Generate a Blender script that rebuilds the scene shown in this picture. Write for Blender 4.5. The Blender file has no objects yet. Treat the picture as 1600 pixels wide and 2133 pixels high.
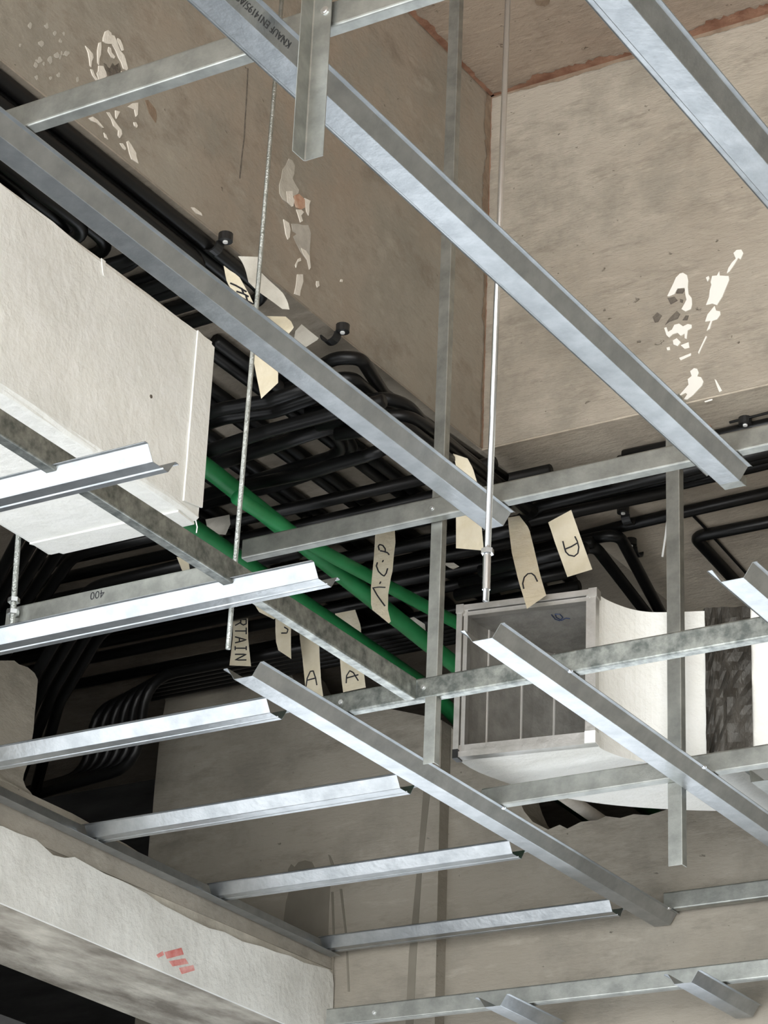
import bpy, bmesh, math, random
from mathutils import Vector, Matrix
random.seed(7)

# ------------------------------------------------------------------ camera
EYE = 1.6                                  # eye height above the floor; all lengths below are metres from the eye
FPX, YAW, PITCH, ROLL = 5541.66, 0.5626923, 0.4338215, 0.0431037
def _axes():
    cy, sy, cp, sp, cr, sr = math.cos(YAW), math.sin(YAW), math.cos(PITCH), math.sin(PITCH), math.cos(ROLL), math.sin(ROLL)
    f = Vector((-sy*cp, cy*cp, sp)); r = Vector((cy, sy, 0)); u = r.cross(f)
    return cr*r + sr*u, -sr*r + cr*u, f
R_, U_, F_ = _axes()
scene = bpy.context.scene
COL = scene.collection
cam_d = bpy.data.cameras.new('camera'); cam = bpy.data.objects.new('camera', cam_d); COL.objects.link(cam)
cam_d.sensor_fit = 'HORIZONTAL'; cam_d.sensor_width = 36.0; cam_d.lens = FPX/1600*36.0
cam_d.clip_start = 0.05; cam_d.clip_end = 200
m = Matrix((R_, U_, -F_)).transposed().to_4x4(); m.translation = Vector((0, 0, EYE)); cam.matrix_world = m
scene.camera = cam

# ------------------------------------------------------------------ world and light
SKY = (0.91, 0.96, 1.0); SKY_STRENGTH = 3.4
w = bpy.data.worlds.new('sky'); scene.world = w; w.use_nodes = True
w.node_tree.nodes['Background'].inputs[0].default_value = (*SKY, 1)
w.node_tree.nodes['Background'].inputs[1].default_value = SKY_STRENGTH
def area(name, loc, rot, sx, sy, power, col):
    d = bpy.data.lights.new(name, 'AREA'); d.shape = 'RECTANGLE'; d.size = sx; d.size_y = sy; d.energy = power; d.color = col
    o = bpy.data.objects.new(name, d); COL.objects.link(o); o.location = loc; o.rotation_euler = rot
    return o
sd = bpy.data.lights.new('sun', 'SUN'); sd.energy = 6.5; sd.angle = .02; sd.color = (1.0, .97, .93)
sun = bpy.data.objects.new('sun', sd); COL.objects.link(sun); sun.rotation_euler = Vector((.55, .42, -.72)).to_track_quat('-Z', 'Y').to_euler(); sun.location = (-6, -5, 9)
# daylight through the open facade behind the photographer
area('facade_daylight', (1.0, -3.9, EYE-0.3), (math.radians(90), 0, 0), 7.0, 3.4, 300, (1.0, 0.955, 0.89))
vs = scene.view_settings
vs.view_transform = 'Standard'; vs.look = 'None'; vs.gamma = 1.0; vs.exposure = 0.48
try: vs.use_curve_mapping = False
except Exception: pass

# ------------------------------------------------------------------ picture rays -> points on planes of the place
def ray(px, py):
    return R_*((px-800)/FPX) + U_*(-(py-1066.5)/FPX) + F_
def Pz(px, py, z): d = ray(px, py); return d*(z/d.z)
def Px(px, py, x): d = ray(px, py); return d*(x/d.x)
def Py(px, py, y): d = ray(px, py); return d*(y/d.y)

# ------------------------------------------------------------------ materials
def mat(name, col, rough=0.6, metal=0.0, col2=None, scale=8.0, detail=6.0, bump=0.0, bscale=None, spec=None, lo=0.35, hi=0.65, stretch=None, col3=None, s3=1.5):
    mt = bpy.data.materials.new(name); mt.use_nodes = True
    nt = mt.node_tree; b = nt.nodes['Principled BSDF']
    b.inputs['Base Color'].default_value = (*col, 1); b.inputs['Roughness'].default_value = rough; b.inputs['Metallic'].default_value = metal
    if spec is not None: b.inputs['Specular IOR Level'].default_value = spec
    tc = nt.nodes.new('ShaderNodeTexCoord'); src = tc.outputs['Object']
    if stretch:
        mp = nt.nodes.new('ShaderNodeMapping'); mp.inputs['Scale'].default_value = stretch
        nt.links.new(src, mp.inputs[0]); src = mp.outputs[0]
    def noise(s, d=detail, r=0.6):
        n = nt.nodes.new('ShaderNodeTexNoise'); n.inputs['Scale'].default_value = s; n.inputs['Detail'].default_value = d; n.inputs['Roughness'].default_value = r
        nt.links.new(src, n.inputs['Vector']); return n.outputs['Fac']
    def ramp(f, c0, c1, p0, p1):
        r = nt.nodes.new('ShaderNodeValToRGB'); r.color_ramp.elements[0].color = (*c0, 1); r.color_ramp.elements[1].color = (*c1, 1)
        r.color_ramp.elements[0].position = p0; r.color_ramp.elements[1].position = p1
        nt.links.new(f, r.inputs[0]); return r.outputs[0]
    if col2:
        o = ramp(noise(scale), col, col2, lo, hi)
        if col3:
            mk_ = ramp(noise(s3), (0, 0, 0), (1, 1, 1), 0.42, 0.68)
            mx = nt.nodes.new('ShaderNodeMix'); mx.data_type = 'RGBA'
            nt.links.new(mk_, mx.inputs[0]); nt.links.new(o, mx.inputs[6]); mx.inputs[7].default_value = (*col3, 1); o = mx.outputs[2]
        nt.links.new(o, b.inputs['Base Color'])
    if bump:
        bn = nt.nodes.new('ShaderNodeBump'); bn.inputs['Strength'].default_value = bump; bn.inputs['Distance'].default_value = 0.01
        nt.links.new(noise(bscale or scale*3), bn.inputs['Height']); nt.links.new(bn.outputs[0], b.inputs['Normal'])
    return mt
M = {}
def concrete(name, c0, c1, c2, streak=(1, 1, 3), bump=.5, speck=.70, blotch=(.50, .66), seed=0.0):
    """cast concrete: broad tone, mottling, formwork streaks, pale bloom and pinholes"""
    mt = bpy.data.materials.new(name); mt.use_nodes = True
    nt = mt.node_tree; b = nt.nodes['Principled BSDF']; b.inputs['Roughness'].default_value = .9; b.inputs['Specular IOR Level'].default_value = .25
    tc = nt.nodes.new('ShaderNodeTexCoord'); L = nt.links.new
    def noise(scale, detail, rough=.6, stretch=(1, 1, 1), off=0.0):
        mp = nt.nodes.new('ShaderNodeMapping'); mp.inputs['Scale'].default_value = stretch; mp.inputs['Location'].default_value = (seed+off, off*1.7, seed-off)
        L(tc.outputs['Object'], mp.inputs[0]); n = nt.nodes.new('ShaderNodeTexNoise')
        n.inputs['Scale'].default_value = scale; n.inputs['Detail'].default_value = detail; n.inputs['Roughness'].default_value = rough; L(mp.outputs[0], n.inputs['Vector']); return n.outputs['Fac']
    def mrange(f, a0, a1, b0, b1):
        r = nt.nodes.new('ShaderNodeMapRange'); L(f, r.inputs[0])
        for i, q in enumerate((a0, a1, b0, b1)): r.inputs[i+1].default_value = q
        return r.outputs[0]
    def mix(fac, A, B, mode='MIX'):
        m_ = nt.nodes.new('ShaderNodeMix'); m_.data_type = 'RGBA'; m_.blend_type = mode
        if isinstance(fac, float): m_.inputs[0].default_value = fac
        else: L(fac, m_.inputs[0])
        for i, q in ((6, A), (7, B)):
            if isinstance(q, tuple): m_.inputs[i].default_value = (*q, 1)
            else: L(q, m_.inputs[i])
        return m_.outputs[2]
    o = mix(mrange(noise(1.6, 5), .38, .62, 0, 1), c0, c1)
    o = mix(mrange(noise(5.5, 10, .70, (1, 1, 1), 3.1), .46, .62, 0, .85), o, c2)
    d = tuple(q*.66 for q in c0); o = mix(mrange(noise(9, 10, .72, streak, 5.3), .53, .68, 0, .65), o, d)
    p = tuple(min(1, q*1.32) for q in c1); o = mix(mrange(noise(13, 8, .65, streak, 9.7), blotch[0]+.06, blotch[1]+.10, 0, .55), o, p)
    k = tuple(q*.42 for q in c0); o = mix(mrange(noise(42, 4, .6, (1, 1, 1.4), 1.9), speck, speck+.05, 0, .7), o, k)
    L(o, b.inputs['Base Color'])
    bn = nt.nodes.new('ShaderNodeBump'); bn.inputs['Strength'].default_value = bump; bn.inputs['Distance'].default_value = .006
    ad = nt.nodes.new('ShaderNodeMath'); ad.operation = 'ADD'; L(noise(24, 9, .7, streak, 2.2), ad.inputs[0]); L(mrange(noise(42, 4, .6, (1, 1, 1.4), 1.9), speck, speck+.05, 0, -.5), ad.inputs[1])
    L(ad.outputs[0], bn.inputs['Height']); L(bn.outputs[0], b.inputs['Normal'])
    return mt
M['concrete_warm'] = concrete('concrete_warm', (.335, .275, .215), (.345, .315, .262), (.285, .26, .215), (1, 1, 1.6), .6, .70, seed=2.0)
M['concrete_pale'] = concrete('concrete_pale', (.405, .35, .28), (.50, .445, .365), (.335, .30, .245), (1, 1, 3.2), 1.0, .68, seed=4.4)
M['concrete_slab'] = concrete('concrete_slab', (.37, .285, .22), (.43, .35, .275), (.32, .26, .205), (1, 2.4, 1), .8, .67, seed=1.3)
M['concrete_grey'] = concrete('concrete_grey', (.265, .24, .198), (.325, .30, .255), (.225, .207, .173), (.6, 1, 2.0), .6, .71, seed=7.7)
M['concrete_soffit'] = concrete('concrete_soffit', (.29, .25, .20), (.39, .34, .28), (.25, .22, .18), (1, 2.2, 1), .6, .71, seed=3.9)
M['concrete_lime_lit'] = concrete('concrete_lime_lit', (.44, .375, .295), (.56, .495, .40), (.38, .325, .26), (1, 2.6, 1), .7, .72, seed=6.1)  # pale lime patches; whole tone lifted in place of upward light
M['concrete_stained'] = mat('concrete_stained', (.17, .15, .12), .9, 0, (.50, .47, .40), 6, 9, .5, 34, stretch=(2.0, .9, 1), lo=.36, hi=.66)
M['plaster'] = mat('plaster', (.56, .555, .515), .9, 0, (.74, .74, .70), 5, 9, .45, 40)
M['splash'] = mat('splash', (.74, .69, .61), .8, 0, (.86, .82, .74), 30, 5, .3, 60)
M['splash_white'] = mat('splash_white', (.88, .85, .78), .75)
M['splash_grey'] = mat('splash_grey', (.42, .39, .34), .85, 0, (.55, .52, .46), 40, 5)
M['rust'] = mat('rust', (.19, .085, .05), .9, 0, (.36, .20, .13), 22, 8, .4, 60)
M['rust_brown'] = mat('rust_brown', (.20, .14, .095), .9, 0, (.32, .24, .17), 22, 8, .4, 60)
M['scorch'] = mat('scorch', (.45, .22, .13), .85, 0, (.62, .45, .34), 40, 6)
M['pit'] = mat('pit', (.09, .075, .06), .95, 0, (.22, .19, .155), 60, 8, .6, 80)
M['wet_and_dark'] = mat('wet_and_dark', (.135, .122, .096), .85, 0, (.18, .163, .132), 6, 8)
M['dark_coat_shade'] = mat('dark_coat_shade', (.022, .022, .022), .8, 0, (.045, .044, .043), 5, 7, .3, 20, stretch=(1, 1, 5))  # streaky dark coat, taken near black to put the shade into its colour
M['floor'] = mat('floor', (.46, .48, .51), .7, 0, (.58, .60, .63), 2, 8)
M['galv'] = mat('galv', (.33, .35, .36), .34, .92, (.44, .46, .47), 26, 6, .06, 90, stretch=(1, 1, 1))
M['galv_dull'] = mat('galv_dull', (.29, .30, .28), .42, .88, (.43, .44, .41), 30, 8, .06, 90)
M['galv_spangle'] = mat('galv_spangle', (.15, .165, .155), .40, .88, (.40, .415, .385), 55, 6, .05, 120)
M['zinc'] = mat('zinc', (.80, .82, .83), .25, .95)
M['thread'] = mat('thread', (.40, .42, .39), .35, .9, (.55, .57, .54), 90, 3, .4, 400)
M['conduit'] = mat('conduit', (.006, .006, .006), .36, 0, spec=.30)
M['clip'] = mat('clip', (.012, .012, .012), .4)
M['green'] = mat('green', (.012, .16, .045), .45, 0, (.02, .22, .07), 14, 4)
M['tape'] = mat('tape', (.72, .64, .46), .75, 0, (.82, .75, .59), 24, 6, .3, 50)
M['tape_grey'] = mat('tape_grey', (.43, .40, .34), .7, 0, (.58, .55, .48), 18, 6, .3, 50)
M['ink'] = mat('ink', (.02, .02, .025), .7)
M['ink_blue'] = mat('ink_blue', (.03, .05, .12), .7)
M['stamp'] = mat('stamp', (.035, .035, .035), .7)
M['red'] = mat('red', (.55, .13, .11), .85, 0, (.72, .38, .35), 30, 6)
M['duct_white'] = mat('duct_white', (.84, .845, .80), .62, 0, (.89, .895, .86), 20, 6, .3, 45)
M['duct_under'] = M['duct_white']
M['duct_liner'] = mat('duct_liner', (.24, .23, .21), .5, .25, (.34, .33, .30), 30, 8, .2, 60)
M['aluminium'] = mat('aluminium', (.44, .43, .40), .40, .8, (.60, .585, .56), 20, 6, .1, 60)
M['foil'] = mat('foil', (.045, .042, .036), .36, .5, (.125, .118, .105), 22, 9, 1.0, 30, stretch=(1, 1, .3), lo=.45, hi=.75)
M['seam'] = mat('seam', (.62, .60, .57), .55)
M['paper'] = mat('paper', (.85, .85, .83), .7)

# ------------------------------------------------------------------ mesh helpers (coordinates are relative to the eye)
def finish(o, label=None, cat=None, group=None, kind=None):
    if label: o['label'] = label
    if cat: o['category'] = cat
    if group: o['group'] = group
    if kind: o['kind'] = kind
    return o
def mk(name, verts, faces, material, parent=None, smooth=False, origin=None, **kw):
    me = bpy.data.meshes.new(name)
    verts = [Vector(v) for v in verts]
    if origin is None:
        lo = Vector([min(v[i] for v in verts) for i in range(3)]); hi = Vector([max(v[i] for v in verts) for i in range(3)])
        origin = (lo+hi)/2; origin.z = lo.z
    origin = Vector(origin)
    me.from_pydata([v-origin for v in verts], [], faces)
    bm = bmesh.new(); bm.from_mesh(me); bmesh.ops.recalc_face_normals(bm, faces=bm.faces); bm.to_mesh(me); bm.free()
    if smooth:
        for p in me.polygons: p.use_smooth = True
    me.materials.append(M[material] if isinstance(material, str) else material)
    o = bpy.data.objects.new(name, me); COL.objects.link(o)
    if parent is not None:
        o.parent = parent; o.location = origin - parent['_o'] if False else origin - ORG[parent.name]
    else: o.location = origin + Vector((0, 0, EYE))
    ORG[o.name] = origin
    return finish(o, **kw)
ORG = {}
def empty(name, origin, **kw):
    o = bpy.data.objects.new(name, None); COL.objects.link(o); o.empty_display_size = .05
    o.location = Vector(origin) + Vector((0, 0, EYE)); ORG[o.name] = Vector(origin)
    return finish(o, **kw)
def boxv(x0, x1, y0, y1, z0, z1):
    v = [(x, y, z) for x in (x0, x1) for y in (y0, y1) for z in (z0, z1)]
    f = [(0, 1, 3, 2), (4, 6, 7, 5), (0, 4, 5, 1), (2, 3, 7, 6), (0, 2, 6, 4), (1, 5, 7, 3)]
    return v, f
def box(name, b, material, parent=None, **kw): v, f = boxv(*b); return mk(name, v, f, material, parent, **kw)
def join(*parts):
    V, F = [], []
    for v, f in parts:
        n = len(V); V += [tuple(p) for p in v]; F += [tuple(i+n for i in q) for q in f]
    return V, F
def rounded(pl, r, n=3):
    out = [Vector(pl[0])]
    for i in range(1, len(pl)-1):
        a, b, c = Vector(pl[i-1]), Vector(pl[i]), Vector(pl[i+1])
        u = (a-b).normalized(); v = (c-b).normalized()
        ang = u.angle(v)
        if ang > math.radians(178): out.append(b); continue
        d = min(r/math.tan(ang/2), (a-b).length*.45, (c-b).length*.45)
        p0, p1 = b+u*d, b+v*d
        for k in range(n+1):
            t = k/n; out.append(p0*(1-t)**2 + b*2*t*(1-t) + p1*t**2)
    out.append(Vector(pl[-1])); return out
def sheet(pl, t, r=.0018):
    """closed outline of a bent sheet-metal profile"""
    pts = rounded([Vector((p[0], p[1])) for p in pl], r)
    L, Rr = [], []
    for i, p in enumerate(pts):
        a = pts[max(i-1, 0)]; c = pts[min(i+1, len(pts)-1)]
        d = (c-a).normalized(); n = Vector((-d.y, d.x))*t/2
        L.append(p+n); Rr.append(p-n)
    return L, Rr
def extrude(pl, t, axis, a, b, base, r=.0018, shear=(0, 0), cuts=1):
    """sweep a sheet profile along x, y or z between a and b; base = (u0, v0); shear moves u, v linearly to the far end"""
    L, Rr = sheet(pl, t, r); n = len(L)
    V, F = [], []
    for k in range(cuts+1):
        s = k/cuts; q = a+(b-a)*s
        for P in L+Rr:
            u, v = P.x+base[0]+shear[0]*s, P.y+base[1]+shear[1]*s
            V.append({'x': (q, u, v), 'y': (u, q, v), 'z': (u, v, q)}[axis])
    N = 2*n
    for k in range(cuts):
        o = k*N
        for i in range(n-1):
            F.append((o+i, o+i+1, o+N+i+1, o+N+i)); F.append((o+n+i, o+n+i+1, o+N+n+i+1, o+N+n+i))
        F.append((o, o+n, o+N+n, o+N)); F.append((o+n-1, o+2*n-1, o+N+2*n-1, o+N+n-1))
    for o in (0, cuts*N):
        for i in range(n-1): F.append((o+i, o+i+1, o+n+i+1, o+n+i))
    return V, F
def tube(pts, r, seg=10, fillet=None, nf=5, close=True):
    P = rounded(pts, fillet, nf) if fillet else [Vector(p) for p in pts]
    Q = [P[0]]
    for p in P[1:]:
        if (p-Q[-1]).length > 1e-5: Q.append(p)
    P = Q; V, F = [], []
    t0 = (P[1]-P[0]).normalized(); n = t0.orthogonal().normalized()
    for i, p in enumerate(P):
        t = (P[min(i+1, len(P)-1)]-P[max(i-1, 0)]).normalized()
        n = (n - t*n.dot(t)).normalized(); b = t.cross(n)
        for k in range(seg):
            a = 2*math.pi*k/seg; V.append(p+(n*math.cos(a)+b*math.sin(a))*r)
    for i in range(len(P)-1):
        for k in range(seg): F.append((i*seg+k, i*seg+(k+1) % seg, (i+1)*seg+(k+1) % seg, (i+1)*seg+k))
    if close: F.append(tuple(range(seg))); F.append(tuple(range((len(P)-1)*seg, len(P)*seg)))
    return V, F
def patch(plane, k, pts, off, th=.002):
    """a thin raised patch with the given picture outline, lying on a vertical plane x = k or y = k"""
    f = Px if plane == 'x' else Py
    nrm = Vector((1, 0, 0)) if plane == 'x' else Vector((0, -1, 0))
    a = [f(px, py, k) + nrm*off for px, py in pts]
    V = a + [p + nrm*th for p in a]; n = len(a)
    F = [tuple(range(n)), tuple(range(n, 2*n))] + [(i, (i+1) % n, n+(i+1) % n, n+i) for i in range(n)]
    return V, F
def zz(ox, oy, s, pts): return [(ox+x/s, oy+y/s) for x, y in pts]
def disc(c, n, r, h, seg=10):
    c = Vector(c); n = Vector(n).normalized()
    return tube([c, c+n*h], r, seg)
def text_mesh(name, body, size, origin, xdir, ydir, material, parent):
    cu = bpy.data.curves.new(name, 'FONT'); cu.body = body; cu.size = size; cu.resolution_u = 3
    tmp = bpy.data.objects.new(name+'_tmp', cu); COL.objects.link(tmp)
    dg = bpy.context.evaluated_depsgraph_get(); me = bpy.data.meshes.new_from_object(tmp.evaluated_get(dg))
    V = [Vector(origin)+Vector(xdir)*v.co.x+Vector(ydir)*v.co.y for v in me.vertices]; F = [tuple(p.vertices) for p in me.polygons]
    bpy.data.objects.remove(tmp); bpy.data.meshes.remove(me); bpy.data.curves.remove(cu)
    return mk(name, V, F, material, parent)

# ------------------------------------------------------------------ levels of the place
HS, HSLAB = 2.19, 2.966                    # beam soffit and slab soffit above the eye
XL, YR = -2.213, 3.84                      # side of the long beam, front of the cross beam
ZC, ZP = 1.443, 1.464                       # lower grid: furring crown, primary channel
Z2, ZA = 1.738, 1.759                      # upper grid
XB = -2.88                                 # face of the low concrete beam
YW, YW2 = 4.45, 4.487                       # back wall: pier face, recessed face

# ------------------------------------------------------------------ structure
S = dict(kind='structure')
box('floor', (-16, 9, -12, 12, -1.75, -1.6), 'floor', label='pale concrete floor of the unfinished room', **S)
ceil = box('ceiling', (-4.8, 6, -4.2, 6.2, HSLAB, HSLAB+.2), 'concrete_slab', label='bare concrete slab soffit between the beams', **S)
def wallgrid(name, plane, k, r0, r1, z0, z1, depth, material, **kw):
    if plane == 'x': b = (k-depth, k, r0, r1, z0, z1)
    else: b = (r0, r1, k, k+depth, z0, z1)
    return box(name, b, material, **kw)
wl = box('wall_left', (-4.6, XL, -4.2, 6.2, HS, HSLAB-.001), 'concrete_warm', label='warm grey concrete side of the long ceiling beam with paint splashes', **S)
wr = box('wall_right', (XL+.001, 6, YR, 6.2, HS, HSLAB-.001), 'concrete_pale', label='pale stained concrete face of the cross beam with white splashes', **S)
# soffit skins of both beams (one level, cables are clipped to them)
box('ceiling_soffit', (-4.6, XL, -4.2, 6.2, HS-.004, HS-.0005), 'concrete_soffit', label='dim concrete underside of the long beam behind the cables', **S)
box('ceiling_soffit', (XL, 6, YR, 6.2, HS-.004, HS-.0005), 'concrete_lime_lit', label='concrete underside of the cross beam behind the duct', **S)
# back wall: ragged top, built as a solid from its outline
def wall_solid(name, y, outline, depth, material, **kw):
    a = [Vector((x, y, z)) for x, z in outline]; n = len(a)
    V = a + [p+Vector((0, depth, 0)) for p in a]
    F = [tuple(range(n)), tuple(range(n, 2*n))] + [(i, (i+1) % n, n+(i+1) % n, n+i) for i in range(n)]
    return mk(name, V, F, material, **kw)
def px_outline(y, pts): return [(lambda p: (p.x, p.z))(Py(px, py, y)) for px, py in pts]
LINTEL = 1.19
o1 = px_outline(YW, [(312, 1740), (318, 1690), (322, 1640), (330, 1560), (338, 1500), (345, 1460), (334, 1425), (338, 1395), (352, 1372), (358, 1352), (378, 1342), (390, 1338), (398, 1346), (430, 1342), (455, 1339), (490, 1335), (530, 1332), (556, 1332), (575, 1352), (590, 1368), (604, 1398), (618, 1428), (622, 1452), (700, 1462), (800, 1474), (870, 1488), (920, 1500)])
xr = Py(920, 1700, YW).x
o1 = [(o1[0][0], LINTEL)] + o1 + [(xr, LINTEL)]
wb = wall_solid('wall_back', YW, o1, .17, 'concrete_grey', label='grey concrete end wall with a hacked ragged edge below the cables', **S)
o2 = px_outline(YW2, [(965, 1540), (1010, 1560), (1060, 1600), (1082, 1668), (1092, 1690), (1110, 1712), (1142, 1728), (1166, 1718), (1182, 1726), (1210, 1712), (1245, 1708), (1262, 1700), (1292, 1704), (1320, 1696), (1352, 1698), (1390, 1686), (1420, 1660), (1500, 1610), (1600, 1560)])
o2 = [(xr-.005, LINTEL), (xr-.005, o2[0][1]+.03)] + o2 + [(o2[-1][0]+.3, o2[-1][1]), (6, o2[-1][1]), (6, LINTEL)]
wb2 = wall_solid('wall_back', YW2, o2, .10, 'concrete_grey', label='wide grey concrete wall with a broken hole under the white duct', **S)
box('wall_back', (-1.75, 6, YW2, YW2+.1, -1.6, LINTEL-.001), 'concrete_grey', label='unseen grey wall added right of the window opening to darken channel reflections', **S)  # added below the view so the channel webs reflect wall, not sky
# dark closures added behind the wall so no sky shows through
box('wall_void_added', (-4.6, 6, 6.0, 6.2, LINTEL-.1, HS-.005), 'dark_coat_shade', label='dark far wall added to close the void behind the end wall', **S)
box('floor_void_added', (-4.6, 6, YW2+.1, 6.2, LINTEL-.12, LINTEL), 'dark_coat_shade', label='dark base added to keep light out of the void', **S)
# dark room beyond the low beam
box('wall_left', (-4.8, -4.6, 1.9, 6.2, -1.6, HSLAB), 'dark_coat_shade', label='dark side wall of the room beyond the low beam', **S)
box('wall_back', (-4.6, -2.9, 5.1, 5.2, 1.17, HS-.005), 'dark_coat_shade', label='dark wall glimpsed through the opening above the low beam', **S)
vb = px_outline(4.72, [(-80, 1350), (60, 1345), (168, 1335), (162, 1400), (148, 1446), (122, 1426), (98, 1420), (70, 1428), (-80, 1440)])
wall_solid('wall_fragment', 4.72, vb, .1, 'concrete_grey', label='grey concrete patch behind the bending conduits', **S)
# room behind the photographer: right side wall
box('wall_side', (4.2, 4.4, -4.2, 6.2, -1.6, HSLAB), 'concrete_grey', label='plain concrete side wall', **S)
box('floor_void_added', (-4.6, -3.14, 1.9, 5.1, 1.17, 1.19), 'dark_coat_shade', label='dark deck added to keep light out beyond the low beam', **S)  # added deck, shuts out light from below
box('wall_partition_added', (-4.6, -3.14, 1.8, 1.9, 1.17, HS-.005), 'concrete_grey', label='unseen partition added to keep the room beyond the beam dark', **S)  # added out of view, blocks light from the left opening
box('wall_partition_added', (-3.24, -3.16, 3.45, 4.5, -1.6, 1.165), 'dark_coat_shade', label='dark partition added below the low beam in place of shade', **S)  # added so the space under the beam reads dark
# low beam with pier, plaster coat and wall angle
ztop, zbot = 1.497, 1.274
vb = []
ys = [0.6, 2.2, 3.0, 3.40]
lowv = []
rag = [(75, 1660), (100, 1672), (150, 1694), (200, 1722), (230, 1742), (262, 1758), (290, 1776), (312, 1792), (330, 1800), (352, 1812), (372, 1818), (385, 1828), (398, 1832), (412, 1845), (432, 1858), (442, 1866)]
top = [(0.6, ztop), (3.2, ztop)] + [(p.y, p.z) for p in (Px(x, y, XB) for x, y in rag)] + [(YW-.002, 1.462)]
out = [(0.6, zbot)] + top + [(YW-.002, zbot)]
n = len(out)
V = [Vector((XB, y, z)) for y, z in out] + [Vector((XB-.245, y, z)) for y, z in out]
F = [tuple(range(n)), tuple(range(n, 2*n))] + [(i, (i+1) % n, n+(i+1) % n, n+i) for i in range(n)]
lb = mk('wall_low_beam', V, F, 'concrete_stained', label='low concrete beam with whitewashed face and stained underside', **S)
pier = [(-60, 1372), (0, 1376), (30, 1376), (40, 1384), (58, 1390), (72, 1402), (79, 1416), (77, 1440), (75, 1462), (72, 1490), (70, 1520), (66, 1545), (62, 1562), (58, 1590), (50, 1612), (48, 1624), (54, 1640), (64, 1650), (72, 1664), (60, 1700), (-60, 1640)]
v, f = patch('x', XB-.012, pier, -.12, .12)
mk('wall_pier', v, f, 'concrete_grey', label='rough broken concrete pier standing on the low beam', **S)
# bare strip of the beam face above the whitewash
strip = [(-60, 1640), (0, 1672), (0, 1668), (60, 1660), (75, 1661), (150, 1696), (230, 1745), (312, 1794), (372, 1822), (432, 1862), (560, 1940), (690, 1994), (690, 2008), (-60, 1705)]
coat = [(-60, 1712), (0, 1722), (30, 1736), (70, 1750), (105, 1782), (130, 1788), (150, 1786), (175, 1800), (215, 1822), (240, 1832), (262, 1842), (300, 1862), (330, 1884), (362, 1900), (400, 1920), (430, 1934), (462, 1942), (500, 1962), (540, 1972), (570, 1984), (600, 1992), (628, 2006), (660, 2014), (680, 2020), (688, 2030), (690, 2050), (688, 2133), (686, 2175), (565, 2123), (300, 2010), (0, 1883), (-60, 1858)]
v, f = patch('x', XB, coat, .0, .006)
mk('plaster_coat', v, f, 'plaster', lb, label='whitewashed plaster coat')
bare = [(-60, 1640), (0, 1674), (695, 1998), (700, 2014), (690, 2050), (680, 2022), (0, 1724), (-60, 1714)]
bare2 = [(-60, 1600), (75, 1661), (150, 1696), (230, 1745), (312, 1795), (372, 1822), (432, 1862), (520, 1915), (690, 1996), (690, 2020), (0, 1726), (-60, 1700)]
v, f = patch('x', XB, bare2, -.0005, .0035)
mk('face_skin', v, f, 'concrete_grey', lb)
v, f = join(*[patch('x', XB, p, .006, .0006) for p in ([(337, 1984), (372, 1975), (377, 1989), (342, 1998)], [(346, 2003), (380, 1997), (387, 2008), (354, 2014)], [(367, 2017), (397, 2011), (400, 2022), (373, 2030)], [(320, 1990), (333, 1982), (336, 1990), (324, 1996)])])
mk('red_stamp', v, f, 'red', lb, label='faded red stamp mark')
# trim angle along the low beam
v, f = extrude([(.0, .028), (.0, 0), (.026, 0)], .0009, 'y', .6, 4.42, (XB+.008, 1.444))
mk('trim_1', v, f, 'galv', label='galvanised wall angle fixed along the low beam', **S)

# marks on the walls
SPL = [zz(170, 50, 6.88, q) for q in [
 [(300,200),(330,110),(370,90),(415,130),(420,160),(460,170),(490,240),(540,380),(600,450),(620,510),(640,590),(655,640),(640,670),(590,640),(560,550),(520,480),(480,380),(430,290),(380,290),(340,280),(300,250)],
 [(240,270),(270,260),(275,330),(265,440),(245,500),(240,590),(222,560),(220,460),(218,380)],
 [(45,315),(100,370),(150,430),(160,480),(135,540),(130,620),(112,600),(100,490),(85,410)],
 [(235,600),(300,605),(340,690),(350,750),(320,780),(290,840),(265,850),(240,800),(210,710),(230,680)],
 [(120,650),(150,660),(180,740),(225,800),(200,810),(150,740)],
 [(510,205),(545,230),(580,310),(595,380),(570,385),(540,310),(505,240)],
 [(380,330),(410,350),(420,410),(470,470),(455,500),(420,480),(370,390)],
 [(560,680),(620,730),(590,770),(570,740)],
 [(90,1350),(150,1330),(220,1380),(310,1490),(290,1490),(210,1420),(130,1390)],
 [(350,1265),(390,1270),(430,1340),(490,1430),(560,1520),(570,1580),(540,1635),(515,1600),(520,1530),(450,1460),(420,1370)],
 [(650,1190),(720,1140),(800,1130),(795,1300),(770,1330),(750,1230)],
 [(640,1690),(660,1675),(700,1730),(770,1850),(775,1900),(805,2005),(710,1940),(680,1860)],
 [(740,1410),(770,1410),(795,1460),(780,1490),(750,1460)],
 [(540,1710),(580,1715),(625,1780),(620,1810),(590,1790)],
 [(475,1240),(540,1260),(510,1320),(490,1360),(480,1330)],
 [(310,1560),(340,1590),(370,1660),(330,1630)]]]
SPL += [zz(560, 320, 7.11, q) for q in [
 [(520,660),(610,700),(590,760),(590,850),(580,920),(550,860),(535,760)],
 [(400,830),(470,830),(510,870),(470,920),(495,1000),(460,1020),(430,920)],
 [(210,975),(290,1030),(310,1130),(300,1240),(275,1275),(245,1200)],
 [(250,560),(340,555),(350,640),(370,700),(350,780),(330,790),(270,730)],
 [(415,1790),(495,1790),(500,1900),(460,2030),(450,2110),(370,2080),(400,1940)],
 [(430,1560),(460,1545),(470,1590),(420,1610),(395,1690),(385,1650)],
 [(470,1400),(540,1440),(590,1520),(612,1690),(590,1720),(560,1580),(500,1490)],
 [(700,1890),(730,1890),(740,1960),(710,1985),(695,1940)]]]
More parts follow.
